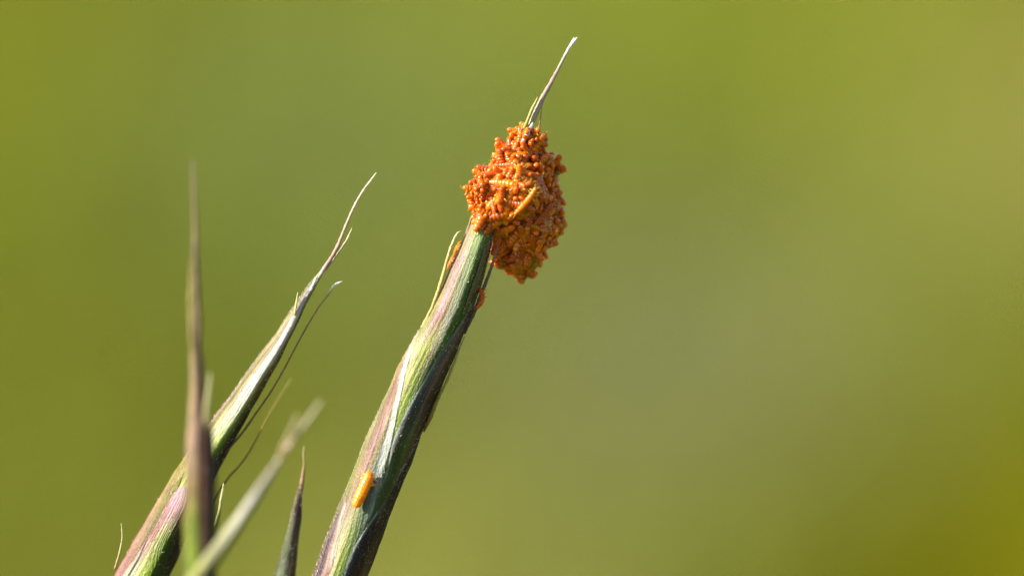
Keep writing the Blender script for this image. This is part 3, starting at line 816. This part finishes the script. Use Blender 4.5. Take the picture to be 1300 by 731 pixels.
awn(up, [(246, 470, ZU + 5), (243, 430, ZU + 5), (241, 380, ZU + 4), (243, 330, ZU + 2)], [1.6, 1.6, 1.3, 0.5], [(0, TAN), (1, STRAW)], hairs=0)
awn(up, [(258, 560, ZU + 4), (260, 520, ZU + 4), (258, 480, ZU + 3), (259, 445, ZU + 2)], [1.6, 1.6, 1.3, 0.5], [(0, BROWN), (1, TAN)], hairs=0)
# ---- the pale spikelet tip leaning right at the bottom, nearest to the lens
pale = thing('grass_spikelet', 'pale blurred spikelet leaning right at the lower left, nearest to the lens', 'grass', (-2.6, -2.4, 0.0), GRP)
ZP = 320
AXP = Axis([(140, 870, ZP, 7), (172, 826, ZP, 9), (210, 780, ZP, 9), (251, 731, ZP, 8.2), (286, 684, ZP, 6.6), (315, 642, ZP, 4.8), (338, 608, ZP, 3.1), (354, 583, ZP, 2.2)])
core_and_stalk(pale, AXP, (140, 144, 66), (-2.6, -2.4, 0.0))
bract(pale, AXP, [(850, -160, 140), (760, -150, 130), (700, -140, 120), (650, -135, 120), (610, -120, 110), (588, -60, 60)],
      [(731, [(-1, (160, 160, 80)), (0.0, (186, 184, 104)), (0.6, (160, 146, 84)), (1, BROWN)]),
       (680, [(-1, (192, 190, 140)), (0.0, (222, 220, 186)), (0.6, (196, 182, 150)), (1, BROWN)]),
       (635, [(-1, (206, 194, 172)), (-0.3, (226, 224, 214)), (0.4, (228, 226, 220)), (1, (180, 154, 134))]),
       (590, [(-1, (200, 182, 162)), (1, (212, 200, 184))])], lift=0.8, mat=M_DRY, hairs=50,
      awn_pts=[(346, 597, ZP), (358, 577, ZP), (372, 557, ZP), (384, 541, ZP), (396, 525, ZP), (408, 508, ZP)], awn_r=[2.4, 2.2, 2.0, 1.8, 1.4, 0.7],
      awn_stops=[(0, (206, 192, 170)), (0.4, (190, 168, 146)), (1, (200, 194, 160))])
bract(pale, AXP, [(850, 60, 230), (760, 60, 230), (700, 64, 225), (640, 70, 215), (605, 90, 170)],
      [(731, [(0.6, OLIVE), (0.9, BROWN), (1, DEEP)]), (620, [(0.6, TAN), (1, BROWN)])], lift=1.6, mat=M_DRY, hairs=30)
awn(pale, [(354, 582, ZP + 6), (362, 562, ZP + 6), (370, 545, ZP + 4), (379, 524, ZP)], [2.0, 1.8, 1.4, 0.6], [(0, TAN), (1, (197, 183, 139))], hairs=0)

# ---- the small dark tip between them at the bottom edge
tip = thing('grass_spikelet', 'small dark spikelet tip at the bottom edge beside the larva spikelet', 'grass', (-1.6, 0.2, 0.0), GRP)
ZT = 70
AXT = Axis([(338, 850, ZT, 7), (344, 810, ZT, 13), (352, 770, ZT, 14), (361, 731, ZT, 12), (368, 694, ZT, 8.6), (374, 662, ZT, 5.6), (379, 634, ZT, 3.4), (382, 614, ZT, 2.2)])
core_and_stalk(tip, AXT, (80, 94, 46), (-1.6, 0.2, 0.0))
bract(tip, AXT, [(840, -170, 80), (760, -165, 60), (700, -160, 50), (655, -150, 60), (620, -80, 80)],
      [(731, [(-1, (66, 50, 44)), (-0.7, (84, 98, 56)), (-0.2, (104, 116, 84)), (0.3, (84, 84, 50)), (1, DARKP)]),
       (670, [(-1, (92, 100, 60)), (0, (96, 92, 64)), (0.6, (90, 66, 60))]), (625, [(-1, (130, 100, 84)), (1, PURP)])], lift=0.8, hairs=120, hair_len=2.4,
      awn_pts=[(378, 640, ZT), (383, 614, ZT), (385, 600, ZT), (386, 588, ZT + 2), (385, 574, ZT + 5), (386, 566, ZT + 7)], awn_r=[2.6, 2.4, 2.0, 1.2, 0.7, 0.4],
      awn_stops=[(0, (120, 86, 80)), (0.3, (140, 106, 86)), (0.7, TAN), (1, CREAM)])
bract(tip, AXT, [(840, 20, 220), (760, 20, 220), (700, 24, 215), (655, 40, 190), (630, 70, 150)],
      [(731, [(0.2, (140, 110, 80)), (0.5, BROWN), (0.8, (84, 56, 42)), (1, (130, 120, 40))]), (640, [(0.4, TAN), (0.8, PURP), (1, BROWN)])], lift=1.6, hairs=70, hair_len=2.4, keel=(0.5, 1.0, 0.06))
awn(tip, [(371, 731, ZT - 6), (374, 705, ZT - 6), (377, 680, ZT - 6), (379, 655, ZT - 6)], [1.8, 1.6, 1.3, 0.6], [(0, OLIVE), (1, STRAW)], hairs=0)


# ------------------------------------------------------------------ larvae
def larva_geo(length=52.0, wid=6.4, curv=0.0, side=0.0, seed=0, legs=True, rings=52, seg=12, groove=0.26, tint=(1, 1, 1), blunt=False, band=0.16):
    """one larva in plant-pixel units: body with head, twelve rings, six legs and two tail bristles in one mesh.
    It lies along +x (head first), belly down (-z)."""
    rg = np.random.default_rng(seed)
    s = np.linspace(0, 1, rings)
    # bent centre line
    ang = curv * (s - 0.5); ang2 = side * (s - 0.5)
    dx = np.cos(ang) * np.cos(ang2); dz = np.sin(ang) * np.cos(ang2); dy = np.sin(ang2)
    C = np.stack([np.cumsum(dx), np.cumsum(dy), np.cumsum(dz)], -1) * length / rings
    C -= C.mean(axis=0)
    T = norm(np.gradient(C, axis=0))
    S = norm(np.cross(np.array([0, 0, 1.0]), T)); U = norm(np.cross(T, S))
    prof = np.interp(s, [0, 0.02, 0.07, 0.17, 0.35, 0.6, 0.82, 0.94, 0.985, 1.0], [0.12, 0.42, 0.62, 0.86, 1.0, 1.0, 0.88, 0.70, 0.50, 0.12])
    if blunt:
        prof = np.interp(s, [0, 0.03, 0.08, 0.3, 0.7, 0.9, 0.97, 1.0], [0.3, 0.72, 0.86, 1.0, 1.0, 0.9, 0.72, 0.3])
    ringf = 1 - groove + groove * np.abs(np.sin(np.pi * 9.5 * s + 0.3)) ** 0.6
    ringf[s > 0.91] = 0.97
    r = wid * prof * ringf * (1 + rg.normal(0, 0.015, rings))
    a = np.arange(seg) / seg * 2 * np.pi
    flat = 0.84
    v = C[:, None] + r[:, None, None] * (np.cos(a)[None, :, None] * S[:, None] + flat * np.sin(a)[None, :, None] * U[:, None])
    f = [(i * seg + j, i * seg + (j + 1) % seg, (i + 1) * seg + (j + 1) % seg, (i + 1) * seg + j) for i in range(rings - 1) for j in range(seg)]
    f.append(tuple(range(seg))[::-1]); f.append(tuple((rings - 1) * seg + j for j in range(seg)))
    # colour: joints a little paler, head deeper
    cv = np.ones((rings, 3)); g = np.clip((ringf - 1 + groove) / groove, 0, 1)
    cv *= np.array(tint)
    cv *= (1 - band + band * g)[:, None]
    cv[s > 0.91] *= np.array([0.94, 0.86, 0.8])
    cols = np.repeat(cv, seg, axis=0)
    verts = [v.reshape(-1, 3)]; faces = list(f); cl = [cols]; nb = rings * seg

    def add_tube(p, rad, tint):
        nonlocal nb
        p = np.array(p); n = len(p)
        t = norm(np.gradient(p, axis=0)); ss = norm(np.cross(t, np.array([0.31, 0.2, 0.9]))); uu = np.cross(t, ss)
        aa = np.arange(5) / 5 * 2 * np.pi
        q = p[:, None] + np.array(rad)[:, None, None] * (np.cos(aa)[None, :, None] * ss[:, None] + np.sin(aa)[None, :, None] * uu[:, None])
        verts.append(q.reshape(-1, 3)); cl.append(np.tile(np.array(tint), (n * 5, 1)))
        for i in range(n - 1):
            for j in range(5):
                faces.append((nb + i * 5 + j, nb + i * 5 + (j + 1) % 5, nb + (i + 1) * 5 + (j + 1) % 5, nb + (i + 1) * 5 + j))
        faces.append(tuple(nb + (n - 1) * 5 + j for j in range(5)))
        nb += n * 5
    if legs:
        for si in (0.66, 0.76, 0.86):
            i = int(si * rings)
            for sd in (-1, 1):
                fw = rg.normal(0.15, 0.4)
                b = C[i] + S[i] * sd * r[i] * 0.8 - U[i] * r[i] * 0.3
                k1 = b + S[i] * sd * 3.0 + U[i] * rg.uniform(-0.5, 2.0) + T[i] * fw * 3
                k2 = k1 + S[i] * sd * 2.0 - U[i] * rg.uniform(2, 4.5) + T[i] * fw * 4
                k3 = k2 + S[i] * sd * 0.8 - U[i] * 1.8 + T[i] * fw
                add_tube([b, k1, k2, k3], [1.15, 0.95, 0.6, 0.3], (1.0, 1.15, 1.6))
        for sd in (-1, 1):                                             # tail bristles
            b = C[1] + S[1] * sd * r[1] * 0.5
            add_tube([b, b - T[1] * 3 + S[1] * sd * 1.0, b - T[1] * 6 + S[1] * sd * 2.0 + U[1] * rg.normal(0, 0.8)], [0.5, 0.38, 0.15], (0.9, 1.0, 1.6))
        for i in range(6, rings - 5, 8):                                # short side bristles
            for sd in (-1, 1):
                b = C[i] + S[i] * sd * r[i] * 0.95
                add_tube([b, b + S[i] * sd * 1.0 - T[i] * 0.5, b + S[i] * sd * 1.9 - T[i] * 1.2], [0.32, 0.24, 0.1], (1, 1.3, 3.0))
        for sd in (-1, 1):                                              # feelers
            i = rings - 3
            b = C[i] + S[i] * sd * r[i] * 0.5
            add_tube([b, b + T[i] * 3 + S[i] * sd * 1.2, b + T[i] * 5.5 + S[i] * sd * 2.6], [0.5, 0.4, 0.15], (1.0, 1.1, 1.6))
    return np.concatenate(verts), faces, np.clip(np.concatenate(cl), 0, 3)


def px_dir(v):
    """plant-space direction -> world direction"""
    v = np.asarray(v, float)
    return AX_R * v[0] + AX_U * v[1] - AX_F * v[2]


VARIANTS = []
for k, (cu, sd, ln, wd) in enumerate([(0.3, 0.1, 56, 7.2), (-0.5, 0.3, 54, 7.0), (1.0, 0.0, 58, 7.2), (-1.0, -0.4, 54, 7.2), (0.2, 1.1, 56, 7.0),
                                      (0.1, -1.2, 52, 7.4), (1.9, 0.2, 56, 7.0), (0.5, -0.6, 48, 7.4), (-0.2, 0.5, 60, 6.6), (2.6, 0.5, 54, 7.0)]):
    v, f, c = larva_geo(ln, wd, cu, sd, seed=k, legs=(k in (0, 2, 4, 6)), groove=0.24, band=0.25)
    VARIANTS.append((make_mesh('larva_body', v * K, f, M_LARVA, c), v, f, c))


def larva_matrix(p, d, upv, scale=1.0):
    d = norm(px_dir(d)); u0 = px_dir(upv)
    s = norm(np.cross(u0, d)); u = np.cross(d, s)
    m = Matrix(((d[0], s[0], u[0], 0), (d[1], s[1], u[1], 0), (d[2], s[2], u[2], 0), (0, 0, 0, 1)))
    return Matrix.Translation(Vector(W(p))) @ m @ Matrix.Scale(scale, 4)


def place_larva(var, p, d, upv, scale, label, group=None, mesh=None):
    o = bpy.data.objects.new('beetle_larva', mesh or VARIANTS[var][0])
    col.objects.link(o)
    o.matrix_world = larva_matrix(p, d, upv, scale)
    o['label'] = label
    o['category'] = 'larva'
    if group:
        o['group'] = group
    return o


# the clump: lobes (x, y, z, r) that the larvae cling to
LOBES = [(670, 180, 0, 16), (652, 206, 4, 22), (678, 204, -10, 17), (625, 235, 8, 22), (608, 243, 6, 11), (655, 242, 6, 37), (686, 256, -28, 21),
         (634, 262, 6, 24), (671, 284, -24, 34), (692, 282, -38, 19), (662, 318, -46, 24), (663, 342, -50, 10), (648, 324, -46, 14), (697, 222, -26, 9), (614, 268, 8, 10),
         (620, 277, 14, 11), (609, 280, 10, 6), (634, 284, -4, 12)]
LP = np.array([V3(a, b, c) for a, b, c, r in LOBES]); LR = np.array([l[3] for l in LOBES], float)


def surface_points(n_try, mind, shrink=0.0):
    area = LR ** 2 / np.sum(LR ** 2)
    pts, nrm = [], []
    for _ in range(n_try):
        k = rng.choice(len(LR), p=area)
        d = rng.normal(0, 1, 3); d /= np.linalg.norm(d)
        p = LP[k] + d * (LR[k] - shrink)
        dist = np.linalg.norm(LP - p, axis=1) - (LR - shrink)
        dist[k] = 1
        if dist.min() < -1.0:
            continue
        if pts and np.min(np.sum((np.array(pts) - p) ** 2, axis=1)) < mind ** 2:
            continue
        pts.append(p); nrm.append(d)
    return np.array(pts), np.array(nrm)


def orient(n, p):
    t = rng.normal(0, 1, 3); t = t - n * np.dot(t, n); t /= np.linalg.norm(t)
    # on the sunlit upper left many stand on end, elsewhere most lie flat
    lit = np.dot(n, norm(np.array([-0.7, 0.55, 0.3])))
    end = rng.random() < (0.5 if lit > 0.1 else 0.05)
    tilt = rng.uniform(0.55, 1.3) if end else rng.uniform(-0.15, 0.25)
    d = t * math.cos(tilt) + n * math.sin(tilt)
    return d, end


CL_LABEL = 'orange beetle larva packed in the dense clump near the spikelet tip'
CL_GROUP = 'larvae packed in the clump'
pts, nrm = surface_points(18000, 6.8)
order = np.argsort(-nrm[:, 2] * 20 - pts[:, 2])
front, rest = order[:286], order[286:]
for i in front:
    d, end = orient(nrm[i], pts[i])
    sc = rng.uniform(0.5, 0.82) if rng.random() < 0.86 else rng.uniform(0.8, 1.0)
    p = pts[i] + nrm[i] * (rng.uniform(-17, -10) if end else rng.uniform(-5, 0))
    place_larva(int(rng.integers(0, 10)), p, d, nrm[i], sc, CL_LABEL, CL_GROUP)

# the rest of the clump (far side and the layer beneath) as one mass
mv, mf, mc, nb = [], [], [], 0
LOW = [larva_geo(52, 6.6, cu, sd, seed=30 + k, legs=False, rings=40, seg=8) for k, (cu, sd) in enumerate([(0.4, 0.2), (-0.7, 0.4), (0.2, -1.0)])]
p2, n2_ = surface_points(2500, 11.0, shrink=8.0)
p3, n3_ = surface_points(1200, 13.0, shrink=15.0)
for P_, N_ in ((pts[rest], nrm[rest]), (p2, n2_), (p3, n3_)):
    for p, n in zip(P_, N_):
        d, end = orient(n, p)
        v, f, c = LOW[int(rng.integers(0, 3))]
        M = np.array(larva_matrix(p, d, n, K * rng.uniform(0.65, 0.95)))
        mv.append(v @ M[:3, :3].T + M[:3, 3]); mc.append(c)
        mf += [tuple(nb + q for q in fc) for fc in f]; nb += len(v)
mass = link('larva_mass', make_mesh('larva_mass', np.concatenate(mv), mf, M_LARVA, np.concatenate(mc)), kind='stuff')
mass['label'] = 'inner layers of the orange larva clump, packed beneath the outer larvae'
mass['category'] = 'larva'


def single(seed, curv, side, length, wid, p, d, upv, label, mat=None, **kw):
    v, f, c = larva_geo(length, wid, curv, side, seed=seed, **kw)
    return place_larva(0, V3(*p), d, upv, 1.0, label, mesh=make_mesh('larva_body', v * K, f, mat or M_LARVA, c))


# larvae one can tell apart
single(50, 0.5, 0.35, 46, 4.0, (668, 256, 46), (0.62, 0.76, 0.12), (0, 0, 1), 'slender pale orange larva lying diagonally across the front of the clump', groove=0.26, tint=(0.85, 0.68, 1.2), mat=M_LARVA_BRIGHT)
single(51, 0.2, 0.0, 32, 5.0, (659, 222, 40), (0.05, 0.86, 0.5), (-0.3, 0.2, 1), 'short banded larva standing upright on the upper middle of the clump')
single(52, 0.2, 0.0, 38, 5.6, (637, 254, 38), (0.03, 0.9, 0.42), (-0.3, 0.2, 1), 'banded larva standing upright on the left of the clump, above the stem')
single(53, 0.1, 1.3, 32, 4.2, (661, 236, 42), (0.95, 0.15, 0.1), (0, 0, 1), 'amber larva bent crosswise below the short upright one', tint=(0.85, 0.72, 1))
single(54, 0.2, 0.2, 42, 6.0, (608, 241, 12), (-0.97, 0.12, 0.1), (0, 1, 0.4), 'larva sticking out sideways from the left end of the clump')
single(55, 0.3, 0.1, 40, 6.0, (609, 276, 20), (0.25, 0.95, 0.1), (-0.4, 0, 1), 'orange larva hanging over the stem at the lower left of the clump')
single(56, 0.2, 0.3, 34, 5.4, (631, 309, -8), (0.35, 0.92, 0.1), (0.4, 0, 1), 'bright larva end poking out between the stem and the hanging lobe')
single(57, 0.1, 0.1, 36, 5.2, (690, 272, 14), (0.6, 0.78, 0.1), (0.2, 0, 1), 'dim reddish larva lying slantwise on the shaded right of the clump', tint=(0.8, 0.7, 1))
single(58, 0.12, 0.0, 50, 7.4, (461, 621, 37), (0.40, 0.90, 0.02), (-0.35, 0.15, 0.92), 'single bright orange larva lying alone on the lower spikelet', groove=0.07, blunt=True, band=0.2, mat=M_LARVA_BRIGHT)
single(59, 2.0, 0.1, 34, 4.6, (609, 380, 2), (0.30, 0.95, 0.0), (-0.93, 0.35, 0.2), 'curled orange larva clinging to the right edge of the stem', tint=(1.0, 1.0, 1))
single(60, 0.4, 0.1, 18, 3.2, (572, 333, -24), (0.45, 0.88, 0.1), (-0.85, 0.4, 0.2), 'small orange larva wedged between the free awn and the stem', tint=(1.1, 1.4, 1))
single(61, 0.3, 0.3, 13, 2.9, (579, 317, -28), (0.40, 0.9, 0.1), (-0.85, 0.4, 0.2), 'tiny orange larva above the wedged one, behind the free awn')
single(62, 0.9, 0.2, 40, 5.4, (551, 512, -14), (0.34, 0.93, 0.0), (0.9, -0.3, 0.2), 'reddish larva half hidden behind the right edge of the spikelet')
